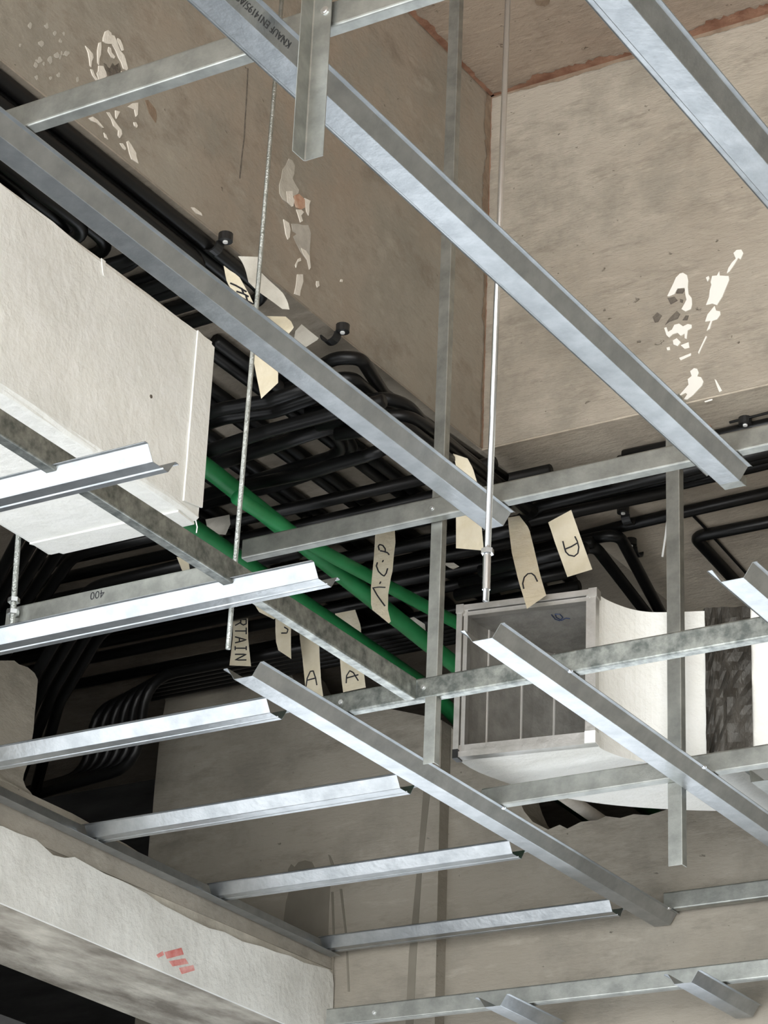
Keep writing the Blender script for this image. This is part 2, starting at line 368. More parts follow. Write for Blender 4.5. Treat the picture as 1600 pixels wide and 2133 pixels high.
SPL += [[(397, 432), (404, 433), (418, 444), (420, 450), (408, 445)], [(709, 582), (713, 583), (712, 588), (708, 587)]]
for i, q in enumerate(SPL):
    v, f = patch('x', XL, q, 0, .0016); mk('paint_splash', v, f, 'splash', wl)
for q in ([(290,75),(340,100),(380,180),(370,300),(345,370),(380,440),(440,540),(430,590),(350,640),(360,780),(330,790),(270,730),(200,680),(155,590),(150,470),(185,350),(200,240),(250,170)],):
    v, f = patch('x', XL, zz(560, 320, 7.11, q), 0, .001); mk('paint_splash', v, f, M['tape_grey'], wl)
for q in ([(330,1040),(420,1040),(500,1060),(580,1060),(620,1180),(600,1450),(610,1700),(590,1720),(560,1580),(470,1460),(400,1320),(360,1230),(410,1190),(350,1150)],):
    v, f = patch('x', XL, zz(560, 320, 7.11, q), 0, .0008); mk('paint_splash', v, f, 'splash_grey', wl)
v, f = patch('x', XL, zz(560, 320, 7.11, [(370,620),(440,600),(520,680),(525,800),(470,830),(400,800),(370,720)]), 0, .0018); mk('scorch_mark', v, f, 'scorch', wl)
v, f = patch('x', XL, zz(170, 50, 6.88, [(905,1095),(950,1090),(1060,1230),(1075,1330),(1060,1420),(970,1290)]), 0, .0008); mk('rust_mark', v, f, 'rust_brown', wl)
for q in ([(315,560),(350,580),(370,620),(400,640),(440,560),(470,600),(530,560),(560,640),(540,740),(400,780),(360,700),(330,640)],):
    v, f = patch('x', XL, zz(170, 50, 6.88, q), 0, .0008); mk('pitted_patch', v, f, 'pit', wl)
rnd = random.Random(21)
for i in range(26):
    cx, cy = rnd.gauss(95, 34), rnd.gauss(112, 34); rr0 = rnd.uniform(2.0, 7.5); k = 9; el = rnd.uniform(.35, 1)
    if cy > 160+.75*cx-40: continue
    q = [(cx+rr0*el*rnd.uniform(.6, 1.3)*math.cos(2*math.pi*j/k), cy+rr0*rnd.uniform(.6, 1.3)*math.sin(2*math.pi*j/k)) for j in range(k)]
    v, f = patch('x', XL, q, 0, .0006); mk('paint_scuff', v, f, 'splash_grey', wl)
crack = [(516, 142), (514, 190), (511, 240), (508, 290), (503, 330), (499, 372)]
v, f = patch('x', XL, [(x-1.2, y) for x, y in crack] + [(x+1.4, y) for x, y in crack[::-1]], 0, .0005); mk('crack', v, f, 'pit', wl)
for q in [
 [(310,715),(390,550),(420,480),(470,430),(510,420),(560,450),(575,520),(570,600),(580,690),(620,740),(625,820),(610,880),(540,910),(490,880),(530,810),(555,760),(540,700),(530,610),(440,620),(400,690),(330,720)],
 [(1150,170),(1190,130),(1250,125),(1275,170),(1240,250),(1210,230),(1150,330),(1100,400),(1065,430),(1085,360),(1130,290),(1180,240)],
 [(860,540),(880,460),(940,455),(970,400),(975,455),(1050,460),(1090,460),(1095,510),(1050,620),(1010,720),(940,830),(880,810),(800,830),(840,730),(850,640),(870,570)],
 [(910,840),(930,900),(980,910),(985,950),(940,1010),(880,1030),(850,1130),(810,1155),(840,1080),(860,1030),(790,1040),(820,950)],
 [(800,1220),(815,1230),(760,1340),(710,1450),(700,1430)],
 [(600,1670),(650,1630),(690,1640),(710,1690),(690,1735),(740,1745),(770,1800),(750,1850),(640,1970),(560,2030),(520,2025),(565,1960),(540,1945),(450,1990),(580,1840),(570,1770),(620,1730)],
 [(910,1770),(930,1780),(1005,1915),(970,1935),(940,1860)],
 [(270,1120),(300,1110),(320,1170),(370,1140),(400,1080),(460,1065),(510,1100),(570,1070),(620,1080),(620,1120),(570,1150),(555,1260),(530,1250),(530,1190),(480,1220),(440,1180),(380,1200),(330,1240),(300,1210)],
 [(780,2050),(880,2020),(885,2035),(790,2065)], [(380,1280),(430,1250),(480,1300),(440,1350),(390,1330)], [(800,480),(835,460),(845,490),(820,530)], [(300,1370),(340,1360),(345,1400),(310,1405)], [(480,1340),(580,1300),(590,1370),(530,1385)], [(460,1500),(610,1440),(610,1470),(480,1530)]]:
    v, f = patch('y', YR, zz(1340, 500, 6.095, q), 0, .0016); mk('paint_splash', v, f, 'splash_white', wr)
for q in [[(120,980),(180,920),(240,960),(190,1040),(150,1050)], [(310,740),(400,720),(440,770),(350,820)], [(430,620),(540,620),(500,680),(420,680)], [(430,900),(470,940),(440,1000),(330,1040),(280,1080),(330,1000)], [(470,750),(510,760),(500,800),(470,790)], [(540,960),(580,960),(560,1020),(500,1020)]]:
    v, f = patch('y', YR, zz(1340, 500, 6.095, q), 0, .0009); mk('pitted_patch', v, f, 'pit', wr)
# rusty joints where the slab meets the beams
def ragged(p0, p1, w0, w1, n, seed, sgn=1):
    rnd = random.Random(seed); a, b = [], []; v = rnd.random(); u = rnd.random()
    for i in range(n+1):
        t = i/n; c = Vector(p0)*(1-t)+Vector(p1)*t
        v = min(1, max(0, v+rnd.uniform(-.16, .16))); u = .6*u+.4*rnd.random()
        a.append(c); b.append((t, w0+(.65*v*v+.35*u)*(w1-w0)))
    return a, b
def joint(name, p0, p1, side, w0, w1, n, seed, material, parent, nrm):
    a, b = ragged(p0, p1, w0, w1, n, seed); side = Vector(side); nrm = Vector(nrm)*.0012
    L = [p+nrm for p in a]; Rr = [p+side*q[1]+nrm for p, q in zip(a, b)]
    V = L+Rr; k = len(L); F = [(i, i+1, k+i+1, k+i) for i in range(k-1)]
    return mk(name, V, F, material, parent)
joint('rust_joint', (XL, YR, HSLAB), (2.0, YR, HSLAB), (0, 0, -1), .003, .013, 700, 3, 'rust_brown', wr, (0, -1, 0))
joint('rust_joint', (XL, YR, HSLAB), (2.0, YR, HSLAB), (0, -1, 0), .003, .042, 700, 4, 'rust', ceil, (0, 0, -1))
joint('rust_joint', (XL, -1, HSLAB), (XL, YR, HSLAB), (1, 0, 0), .003, .030, 700, 5, 'rust', ceil, (0, 0, -1))
joint('rust_joint', (XL, -1, HSLAB), (XL, YR, HSLAB), (0, 0, -1), .002, .010, 700, 6, 'rust_brown', wl, (1, 0, 0))
joint('rust_joint', (XL, YR, HS), (XL, YR, HSLAB), (0, -1, 0), .002, .030, 160, 8, 'rust_brown', wl, (1, 0, 0))
joint('rust_joint', (XL, YR, HS), (XL, YR, HSLAB), (1, 0, 0), .001, .008, 160, 9, 'rust', wr, (0, -1, 0))
c = Pz(1130, 2, HSLAB-.001); v, f = disc(c, (0, 0, -1), .0135, .002, 18); mk('box_mark', v, f, 'rust_brown', ceil)
# damp patch and dark vertical strip on the end wall
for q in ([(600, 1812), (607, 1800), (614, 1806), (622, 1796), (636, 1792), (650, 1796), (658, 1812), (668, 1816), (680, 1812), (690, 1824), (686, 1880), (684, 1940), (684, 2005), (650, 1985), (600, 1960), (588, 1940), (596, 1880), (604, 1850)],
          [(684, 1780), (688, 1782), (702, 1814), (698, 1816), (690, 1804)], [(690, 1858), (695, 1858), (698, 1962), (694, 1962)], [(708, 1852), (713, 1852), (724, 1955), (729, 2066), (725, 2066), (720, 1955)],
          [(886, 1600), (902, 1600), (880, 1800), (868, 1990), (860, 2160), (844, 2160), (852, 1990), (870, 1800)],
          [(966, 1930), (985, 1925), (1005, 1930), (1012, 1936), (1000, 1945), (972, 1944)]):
    v, f = patch('y', YW, q, 0, .0008); mk('damp_and_dark_mark', v, f, 'wet_and_dark', wb)

# ------------------------------------------------------------------ ceiling grid
HAT = [(-.0372, .0186), (-.0362, .0200), (-.0298, .0200), (-.0165, 0), (-.0070, 0), (-.0056, .0020), (-.0036, .0020), (-.0022, 0), (.0165, 0), (.0298, .0200), (.0362, .0200), (.0372, .0186)]
HATP = HAT[:4] + HAT[8:]
def hat_y(name, xleft, y0, y1, z, material, prof=None, **kw): # furring channel running away from the eye
    v, f = extrude(prof or HATP, .0007, 'y', y0, y1, (xleft+.0165, z), r=.0012, cuts=3); return mk(name, v, f, material, **kw)
def hat_x(name, yfar, x0, x1, z, material, **kw):            # furring channel running across
    h = [(-u, v) for u, v in HAT][::-1]
    v, f = extrude(h, .0007, 'x', x0, x1, (yfar-.0165, z), r=.0012, cuts=3); return mk(name, v, f, material, **kw)
CH, CF = .034, .017
def chan_x(name, yfar, x0, x1, z, material, h=CH, **kw):      # C channel, web towards the eye
    v, f = extrude([(0, h-.0), (-CF, h), (-CF, 0), (0, 0)], .0009, 'x', x0, x1, (yfar, z), r=.0025, cuts=2); return mk(name, v, f, material, **kw)
def chan_y(name, xfar, y0, y1, z, material, h=CH, **kw):
    v, f = extrude([(0, h), (CF, h), (CF, 0), (0, 0)], .0009, 'y', y0, y1, (xfar, z), r=.0025, cuts=2); return mk(name, v, f, material, **kw)
def screw(parent, c, n, r=.0042):
    v1 = disc(c, n, r, .0015); v2 = disc(Vector(c)+Vector(n)*.0015, n, r*.55, .001)
    v, f = join(v1, v2); return mk('screw', v, f, 'zinc', parent)

G1g = 'upper furring channels'
b1 = hat_y('furring_channel', -1.497, 1.0, 3.315, Z2, 'galv', label='upper furring channel stamped with black printed letters, hanging angle in front of it', cat='furring channel', group=G1g)
b2 = hat_y('furring_channel', -1.893, 1.0, 3.300, Z2, 'galv', label='upper furring channel crossing the top of the large white duct', cat='furring channel', group=G1g)
b3 = hat_y('furring_channel', -1.106, 1.0, 3.33, Z2, 'galv', label='upper furring channel in the top right corner before the pale beam', cat='furring channel', group=G1g)
# torn end of the stamped channel
e = b1; p = Pz(1500, 1010, Z2)
v, f = join(boxv(-1.497, -1.464, 3.315, 3.335, Z2-.0004, Z2+.0004), boxv(-1.4640, -1.4632, 3.318, 3.338, Z2, Z2+.014), boxv(-1.492, -1.470, 3.3, 3.3008, Z2, Z2+.015))
mk('bent_tab', v, f, 'galv_dull', b1)
def web_pt(y, zrel, xl): return Vector((xl+.033+.0133*zrel/.020+.0007, y, Z2+zrel-.0005))
y0t = Px(606, 112, -1.497+.042).y
ang = math.atan2(.0133, .020)
yd = Vector((-math.sin(ang), 0, -math.cos(ang)))
text_mesh('printed_letters', 'KNAUF EN14195/ASTM', .0122, web_pt(y0t, .0140, -1.497), (0, -1, 0), yd, 'stamp', b1)

GA = 'upper primary channels'
a1 = chan_x('primary_channel', 2.086, -1.93, -.55, ZA, 'galv_dull', label='upper primary channel across the splashed long beam', cat='primary channel', group=GA)
a2 = chan_x('primary_channel', 3.279, -2.330, -.9, ZA, 'galv_dull', label='upper primary channel running below the cross beam soffit', cat='primary channel', group=GA)
screw(a2, (-1.968, 3.262-.0004, ZA+.016), (0, -1, 0))
screw(a1, (-1.44, 2.069-.0004, ZA+.030), (0, -1, 0), .004)

GF = 'lower cross furring channels at the low beam'
FA = [(2.421, -1.852, 'galv', 'short furring channel end in front of the white duct'), (2.824, -1.862, 'galv', 'bright furring channel below the duct, its cut end near the green pipes'),
      (3.234, -2.212, 'galv', 'furring channel crossing the broken pier and dark opening'), (3.628, -2.212, 'galv', 'furring channel just below the dark opening, fixed at the low beam'),
      (4.018, -2.212, 'galv', 'furring channel crossing above the damp wall patch'), (4.412, -2.212, 'galv', 'lowest furring channel ending by the tip of the low beam')]
fa = []
for yf, x1, mt_, lab in FA:
    fa.append(hat_x('furring_channel', yf, -2.862, x1, ZC+.006, mt_, label=lab, cat='furring channel', group=GF))
for o, yf in zip(fa[2:], [q[0] for q in FA[2:]]):
    screw(o, (-2.858, yf-.012, ZC+.004), (0, -.2, -1), .005)
GB = 'lower long furring channels'
f1 = hat_y('furring_channel', -2.174, 3.045, 4.482, ZC, 'galv', label='long furring channel whose cut end meets the short cross channels', cat='furring channel', group=GB)
f2 = hat_y('furring_channel', -1.777, 3.07, 4.482, ZC, 'galv', label='long furring channel crossing in front of the open duct mouth', cat='furring channel', group=GB)
f0 = hat_y('furring_channel', -1.368, 3.03, 4.482, ZC, 'galv', label='furring channel end beside the taped duct joint at the right edge', cat='furring channel', group=GB)
f3 = hat_y('furring_channel', -2.394, 4.218, 4.44, 1.245, 'galv', label='furring channel stub at the bottom edge, left of its twin', cat='furring channel', group=GB)
f4 = hat_y('furring_channel', -2.002, 4.207, 4.47, 1.245, 'galv', label='furring channel stub in the bottom right corner', cat='furring channel', group=GB)
v, f = extrude([(-.012, .024), (0, .024), (.003, .0), (.034, 0)], .0007, 'y', 3.865, 4.46, (-1.700, ZC+.027), r=.001)
mk('splice_strip', v, f, 'galv_dull', label='loose metal strip lying along the long furring channel by the duct', cat='metal strip')
for o, c in ((f1, (-2.133, 3.79)), (f2, (-1.736, 3.275)), (f2, (-1.736, 3.745)), (f1, (-2.133, 4.44))):
    screw(o, (c[0]+.010, c[1], ZC+.0196), (.3, -.2, -1), .004)

GP = 'lower primary channels'
pa1 = chan_x('primary_channel', 3.300, -2.185, -.9, ZP, 'galv_spangle', label='primary channel crossing the duct mouth, with two screws', cat='primary channel', group=GP)
pa2 = chan_x('primary_channel', 3.795, -2.160, -.9, ZP, 'galv_dull', label='primary channel crossing below the curved underside of the duct', cat='primary channel', group=GP)
pa3 = chan_x('primary_channel', 4.470, -2.140, -.9, ZP, 'galv_dull', label='primary channel at the far end of the long furring channel', cat='primary channel', group=GP)
pa4 = chan_x('primary_channel', 4.325, -2.80, -1.0, 1.269, 'galv_dull', label='lowest primary channel along the bottom of the grey wall', cat='primary channel', group=GP)
pax = chan_x('primary_channel', 2.897, -2.490, -2.09, ZP+.026, 'galv_dull', h=.064, label='short primary channel marked 400 behind the bright furring channel', cat='primary channel', group=GP)
pb4 = chan_y('primary_channel', -2.014, .9, 3.280, ZP, 'galv_spangle', label='long primary channel running diagonally below the white duct', cat='primary channel', group=GP)
for x in (-1.985, -2.135): screw(pa1, (x, 3.283-.0004, ZP+.018), (0, -1, 0))
screw(pa2, (-1.80, 3.778-.0004, ZP+.016), (0, -1, 0)); screw(pa4, (-2.69, 4.308-.0004, 1.285), (0, -1, 0))
pq = Py(216, 1252, 2.879)
text_mesh('marker_number', '400', .018, (pq.x, 2.8792, ZP+.026+.060), (-1, 0, 0), (0, 0, -1), 'ink', pax)

# hanging angles
def angle(name, pl, c, z0, z1, material, **kw):
    v, f = extrude(pl, .0010, 'z', z0, z1, c, r=.001, cuts=2); return mk(name, v, f, material, **kw)
g = angle('hanger_angle', [(.0245, 0), (.0015, 0), (0, -.0015), (0, -.0245)], (-1.424, 2.062), 1.582, 2.35, 'galv_dull', label='short galvanised hanger angle screwed to the upper channel at the top', cat='hanger angle', group='hanger angles')
screw(g, (-1.408, 2.0614, ZA+.018), (0, -1, 0), .0055)
g = angle('hanger_angle', [(-.011, 0), (.0085, 0), (.0085, .014)], (-1.970, 3.2835), 1.356, HSLAB-.001, 'galv_dull', label='long narrow hanger angle hanging in front of the beam corner', cat='hanger angle', group='hanger angles')
g = angle('hanger_angle', [(-.013, 0), (.012, 0), (.012, .016)], (-1.803, 3.797), 1.321, HS-.005, 'galv_dull', label='wide hanger angle in front of the taped duct, fixed to the channel below', cat='hanger angle', group='hanger angles')

# threaded rods
def rod(pts, r, lab, nuts=(), mt_='thread'):
    root = empty('threaded_rod', (pts[-1][0], pts[-1][1], pts[-1][2]), label=lab, cat='threaded rod', group='threaded hanger rods')
    v, f = tube(pts, r, 12); mk('rod', v, f, mt_, root, smooth=True)
    for z, rr, h, seg in nuts:
        t = (pts[0][2]-z)/(pts[0][2]-pts[-1][2]); x = pts[0][0]*(1-t)+pts[-1][0]*t; y = pts[0][1]*(1-t)+pts[-1][1]*t
        v, f = tube([(x, y, z), (x, y, z+h)], rr, seg); mk('nut' if seg == 6 else 'coupler', v, f, 'zinc', root)
    return root
p0, p1 = Py(587, 0, 2.875), Py(475, 1352, 2.875)
d = (p0-p1)/(p0.z-p1.z)
rod([p1+d*(HSLAB-p1.z), p1], .0037, 'thin threaded rod passing behind the upper furring channel beside the duct')
p0, p1 = Py(1058, 0, 3.12), Py(1012, 1252, 3.12)
d = (p0-p1)/(p0.z-p1.z)
rod([p1+d*(HSLAB-p1.z), p1], .0050, 'bright threaded rod with a nut hanging above the duct mouth', ((1.602, .0098, .008, 6), (1.545, .0062, .055, 12)), 'zinc')
p0, p1 = Py(38, 1120, 2.868), Py(22, 1345, 2.868)
d = (p0-p1)/(p0.z-p1.z)
rod([p1+d*(HS-.005-p1.z), p1], .0045, 'threaded rod with nuts at the end of the short marked channel', ((1.555, .0095, .007, 6), (1.535, .0095, .007, 6)))

# ------------------------------------------------------------------ large white duct
DX0, DX1, DYE, DZ0, DZ1 = -2.452, -2.165, 2.915, 1.650, 1.957
root = empty('air_duct', (-2.3, 1.7, DZ0), label='large white insulated rectangular duct with its end by the green pipes', cat='air duct')
def softbox(b, n=14, amp=.003, seed=1):
    rnd = random.Random(seed); x0, x1, y0, y1, z0, z1 = b
    prof = rounded([Vector(p) for p in ((x1, (z0+z1)/2), (x1, z0), (x0, z0), (x0, z1), (x1, z1), (x1, (z0+z1)/2))], .010, 3)[:-1]
    V, F = [], []; k = len(prof)
    for i in range(n+1):
        y = y0+(y1-y0)*i/n
        for p in prof: V.append((p.x+rnd.uniform(-amp, amp), y, p.y+rnd.uniform(-amp, amp)))
    for i in range(n):
        for j in range(k): F.append((i*k+j, i*k+(j+1) % k, (i+1)*k+(j+1) % k, (i+1)*k+j))
    F.append(tuple(range(k))); F.append(tuple(range(n*k, (n+1)*k)))
    return V, F
v, f = softbox((DX0, DX1, .5, DYE, DZ0, DZ1), 30, .0016); mk('duct_body', v, f, 'duct_white', root)
# folded end strips with visible edges
def plate(c0, c1, c2, c3, n, th):
    a = [Vector(q) for q in (c0, c1, c2, c3)]; n = Vector(n)*th
    V = a+[q+n for q in a]; return V, [(0, 1, 2, 3), (4, 5, 6, 7), (0, 1, 5, 4), (1, 2, 6, 5), (2, 3, 7, 6), (3, 0, 4, 7)]
v, f = plate((DX1, DYE+.003, DZ0+.022), (DX1, DYE+.003, DZ1-.012), (DX1, DYE-.042, DZ1-.004), (DX1, DYE-.044, DZ0+.014), (1, 0, 0), .003); mk('end_strip', v, f, 'duct_white', root)
v, f = plate((DX1-.01, DYE+.003, DZ0), (DX0+.03, DYE+.003, DZ0), (DX0+.006, DYE-.05, DZ0), (DX1-.006, DYE-.045, DZ0), (0, 0, -1), .003); mk('end_strip', v, f, 'duct_white', root)
v, f = tube([(DX1-.006, DYE, DZ0+.002), (DX1-.005, DYE+.004, DZ0-.008), (DX1-.005, DYE+.003, DZ0-.018)], .0010, 6); mk('loose_flap', v, f, 'paper', root)
for (px, py, l) in ((213, 545, .022),):
    q = Px(px, py, DX1); v, f = plate((DX1, q.y-.004, DZ1-.004), (DX1, q.y+.006, DZ1-.004), (DX1+.001, q.y+.007, q.z-l), (DX1+.001, q.y+.003, q.z-l), (1, 0, 0), .0015); mk('paper_flap', v, f, 'duct_white', root)
q = Px(314, 826, DX1); v, f = disc(q, (1, 0, 0), .003, .0012, 8); mk('dark_spot', v, f, 'pit', root)

# ------------------------------------------------------------------ elbow duct with open mouth
outer = [(-2.157, 3.680), (-2.157, 3.76), (-2.125, 3.872), (-2.080, 3.950), (-2.020, 4.018), (-1.940, 4.078), (-1.850, 4.128), (-1.62, 4.225), (-1.2, 4.375)]
inner = [(-1.910, 3.717), (-1.912, 3.752), (-1.897, 3.802), (-1.874, 3.834), (-1.840, 3.853), (-1.79, 3.872), (-1.722, 3.896), (-1.52, 3.960), (-1.1, 4.11)]
EZ0, EZ1 = 1.522, 1.797
def dens(pl, n=4):
    P = [Vector((a, b, 0)) for a, b in pl]; out = []
    for i in range(len(P)-1):
        p0 = P[max(i-1, 0)]; p1 = P[i]; p2 = P[i+1]; p3 = P[min(i+2, len(P)-1)]
        for k in range(n):
            t = k/n; out.append(.5*((2*p1)+(p2-p0)*t+(2*p0-5*p1+4*p2-p3)*t*t+(3*p1-p0-3*p2+p3)*t**3))
    out.append(P[-1]); return out
O, I = dens(outer), dens(inner)
root = empty('elbow_duct', (-1.95, 3.85, EZ0), label='curved white duct elbow with an open aluminium mouth and foil taped joint', cat='air duct')
def lerp2(a, b, t): return a*(1-t)+b*t
TH = .014
def shell(o, i, z0, z1, rev=False):
    V, F = [], []
    for a, b in zip(o, i): V += [(a.x, a.y, z0), (b.x, b.y, z0), (b.x, b.y, z1), (a.x, a.y, z1)]
    for k in range(len(o)-1):
        for j in range(4): F.append((k*4+j, k*4+(j+1) % 4, (k+1)*4+(j+1) % 4, (k+1)*4+j))
    return V, F
oi = [lerp2(a, b, TH/(b-a).length) for a, b in zip(O, I)]; ii = [lerp2(b, a, TH/(b-a).length) for a, b in zip(O, I)]
v1 = shell(O, I, EZ0, EZ1); v2 = shell(oi, ii, EZ0+TH, EZ1-TH)
v, f = v1; mk('duct_shell', v, f, 'duct_white', root, smooth=False)
v, f = v2; liner = mk('duct_liner', v, f, 'duct_liner', root)
# mouth frame: four aluminium rails with a groove, corner pieces
A0, A1 = O[0], I[0]; xd = (A1-A0).normalized(); yd_ = Vector((0, -1, 0)); yd_ = (yd_-xd*yd_.dot(xd)).normalized()
Wd = (A1-A0).length
def fr(u, w_, z): return Vector((A0.x, A0.y, 0))+xd*u+yd_*w_+Vector((0, 0, z))
def rail(u0, u1, z0, z1, d0, d1):
    c = [fr(u, w_, z) for u in (u0, u1) for w_ in (d0, d1) for z in (z0, z1)]
    return c, [(0, 1, 3, 2), (4, 6, 7, 5), (0, 4, 5, 1), (2, 3, 7, 6), (0, 2, 6, 4), (1, 5, 7, 3)]
r1, r2 = .008, .017
for nm, parts in (('frame_rail', [rail(-.002, Wd+.002, EZ1-r1, EZ1+.002, -.01, .008), rail(r1, Wd-r1, EZ1-r2, EZ1-r1-.0015, -.012, .003)]),
                  ('frame_rail', [rail(-.002, Wd+.002, EZ0-.002, EZ0+r1, -.01, .008), rail(r1, Wd-r1, EZ0+r1+.0015, EZ0+r2+.004, -.012, .003)]),
                  ('frame_rail', [rail(-.002, r1, EZ0+.012, EZ1-r1, -.01, .0085), rail(r1+.0015, r2, EZ0+r1, EZ1-r1, -.012, .0035)]),
                  ('frame_rail', [rail(Wd-r1, Wd+.002, EZ0+r1, EZ1-r1, -.01, .0085), rail(Wd-r2, Wd-r1-.0015, EZ0+r1, EZ1-r1, -.012, .0035)])):
    v, f = join(*parts); mk(nm, v, f, 'aluminium', root)
for u0, u1, z0, z1, mt_ in ((-.003, .011, EZ1-.013, EZ1+.003, 'aluminium'), (Wd-.011, Wd+.004, EZ1-.013, EZ1+.003, 'aluminium'), (Wd-.016, Wd+.003, EZ0-.001, EZ0+.020, 'paper'), (-.002, .008, EZ0-.004, EZ0+.012, 'clip')):
    v, f = rail(u0, u1, z0, z1, -.012, .010); mk('corner_piece', v, f, mt_, root)
# white joints of the facets inside, and vanes' foot strips
for k in (4, 7, 10, 13, 16, 19):
    a = oi[k]; b = ii[k]; t = (oi[k+1]-oi[k-1]).normalized(); nn = (b-a).normalized()
    c0 = a+nn*.0015-t*.0016; c1 = a+nn*.0015+t*.0016
    V = [(c0.x, c0.y, EZ0+TH), (c1.x, c1.y, EZ0+TH), (c1.x, c1.y, EZ1-TH), (c0.x, c0.y, EZ1-TH), (a.x-t.x*.0016, a.y-t.y*.0016, EZ0+TH), (a.x+t.x*.0016, a.y+t.y*.0016, EZ0+TH), (a.x+t.x*.0016, a.y+t.y*.0016, EZ1-TH), (a.x-t.x*.0016, a.y-t.y*.0016, EZ1-TH)]
    mk('liner_seam', V, [(0, 1, 2, 3), (0, 3, 7, 4), (1, 2, 6, 5)], 'seam', liner)
# scribble on the liner top
def stroke3(pts, r=.0009): return tube(pts, r, 5)
zq = EZ1-TH-.0008
sc = [Pz(x, y, zq) for x, y in zz(920, 1200, 4, [(915, 322), (945, 360), (985, 372), (1010, 345), (985, 318), (945, 318), (955, 345), (1000, 370), (1035, 350), (1070, 355)])]
v, f = stroke3(sc); mk('blue_scribble', v, f, 'ink_blue', liner)
# foil taped joint round the duct: crinkled strip on side, underside and top
k0, k1 = 20, 25
def ring(o, i, g, z0, z1):
    n = (i-o).normalized()*g; return [Vector((o.x-n.x, o.y-n.y, z0-g)), Vector((i.x+n.x, i.y+n.y, z0-g)), Vector((i.x+n.x, i.y+n.y, z1+g)), Vector((o.x-n.x, o.y-n.y, z1+g))]
rnd = random.Random(5); V, F = [], []; rows = 12; per = 22
for a in range(rows):
    t = a/(rows-1); q = 20.6+(24.4-20.6)*t; kk = int(q); fr_ = q-kk
    o_ = lerp2(O[kk], O[kk+1], fr_); i_ = lerp2(I[kk], I[kk+1], fr_); n = (i_-o_).normalized()
    path = [(-.022, EZ0-.004), (.004, EZ0-.004)] + [(.004, EZ0+(EZ1-EZ0)*k/(per-5)) for k in range(1, per-5)] + [(.004, EZ1+.004), (-.022, EZ1+.004), (-.045, EZ1+.004), (-.07, EZ1+.004)]
    for b, (u, z) in enumerate(path):
        g = rnd.uniform(-.0022, .0030) if 1 < b < per-4 else 0
        V.append(Vector((i_.x+n.x*(u+g), i_.y+n.y*(u+g), z+rnd.uniform(-.001, .001))))
per = len(path)
for a in range(rows-1):
    for b in range(per-1): F.append((a*per+b, a*per+b+1, (a+1)*per+b+1, (a+1)*per+b))
mk('foil_tape', V, F, 'foil', root)

# ------------------------------------------------------------------ green pipes
GG = 'green pipes on the way to the end wall'
v, f = tube([(-2.50, 1.2, 2.05), (-2.50, 3.38, 2.012), (-2.50, 4.27, 1.955), (-2.50, 5.6, 1.90)], .0165, 18, fillet=2.0); mk('green_pipe', v, f, 'green', smooth=True, label='thick green pipe running from the white duct towards the open duct mouth', cat='pipe', group=GG)
v, f = tube([(-2.462, 3.42, 1.964), (-2.462, 3.66, 1.970), (-2.455, 4.20, 2.012), (-2.455, 5.6, 2.06)], .0125, 16); mk('green_pipe', v, f, 'green', smooth=True, label='thinner green pipe beside the thick one, behind the lettered tape', cat='pipe', group=GG)
v, f = tube([(-2.66, 1.2, 2.05), (-2.66, 3.5, 2.008), (-2.66, 4.43, 1.990), (-2.66, 4.60, 1.952), (-2.64, 5.6, 1.9)], .0165, 18); mk('green_pipe', v, f, 'green', smooth=True, label='green pipe under the duct corner, mostly hidden by the diagonal channel', cat='pipe', group=GG)

v, f = tube([Py(1150, 1640, 4.40), Py(1255, 1712, 4.62), Py(1340, 1760, 4.8)], .014, 14); mk('grey_pipe', v, f, 'splash_grey', smooth=True, label='pale grey pipe entering the broken wall hole under the duct', cat='pipe')
# ------------------------------------------------------------------ black conduits
CR = .0120
def zk(k): return HS-.005-CR-k*.0262
def conduit(pts, lab, group, r=CR, fil=.06):
    P = [Vector((p[0], p[1], zk(p[2]) if isinstance(p[2], int) else p[2])) for p in pts]
    v, f = tube(P, r, 10, fillet=fil, nf=6)
    return mk('conduit', v, f, 'conduit', smooth=True, label=lab, cat='conduit', group=group)
def pxk(pts, k): return [(lambda p: (p.x, p.y, k))(Pz(x, y, zk(k))) for x, y in pts]
ga = 'conduits along the edge of the long beam'
# bank along the long beam edge that turns away to the left
for i in range(7):
    x = XL-.016-.0275*i
    yb = 3.16-.05*i
    conduit([(x, .6, 0), (x, yb, 0), (x-.75, yb+.03, 0)] , 'black conduit in the dense bank clipped along the long beam edge', ga)
for i in range(4):
    x = XL-.03-.05*i
    conduit([(x, .6, 1), (x, 3.0-.09*i, 1), (x-.7, 3.03-.09*i, 1)], 'black conduit hanging just under the dense bank along the long beam', ga)
gb = 'conduits looping round to the beam edge'
loops = [([(560, 800), (655, 770), (700, 745), (752, 746), (800, 822), (1085, 1020)], 1), ([(575, 815), (680, 792), (735, 786), (790, 838), (1075, 1032)], 2), ([(640, 862), (740, 842), (802, 828), (850, 845), (880, 880), (1110, 1065)], 3), ([(660, 885), (790, 868), (850, 866), (890, 892), (1095, 1062)], 4), ([(700, 905), (800, 890), (850, 892), (900, 930), (1050, 1050)], 5)]
names = ['black conduit making the topmost loop against the beam side', 'black conduit making the second loop below the topmost one', 'glossy black conduit with a large loop left of the long hanger angle', 'black conduit nested inside the large loop', 'black conduit low in the nest of loops']
for (q, k), nm in zip(loops, names): conduit(pxk(q, k), nm, gb, fil=.07)
gc = 'conduits crossing below the beam soffit'
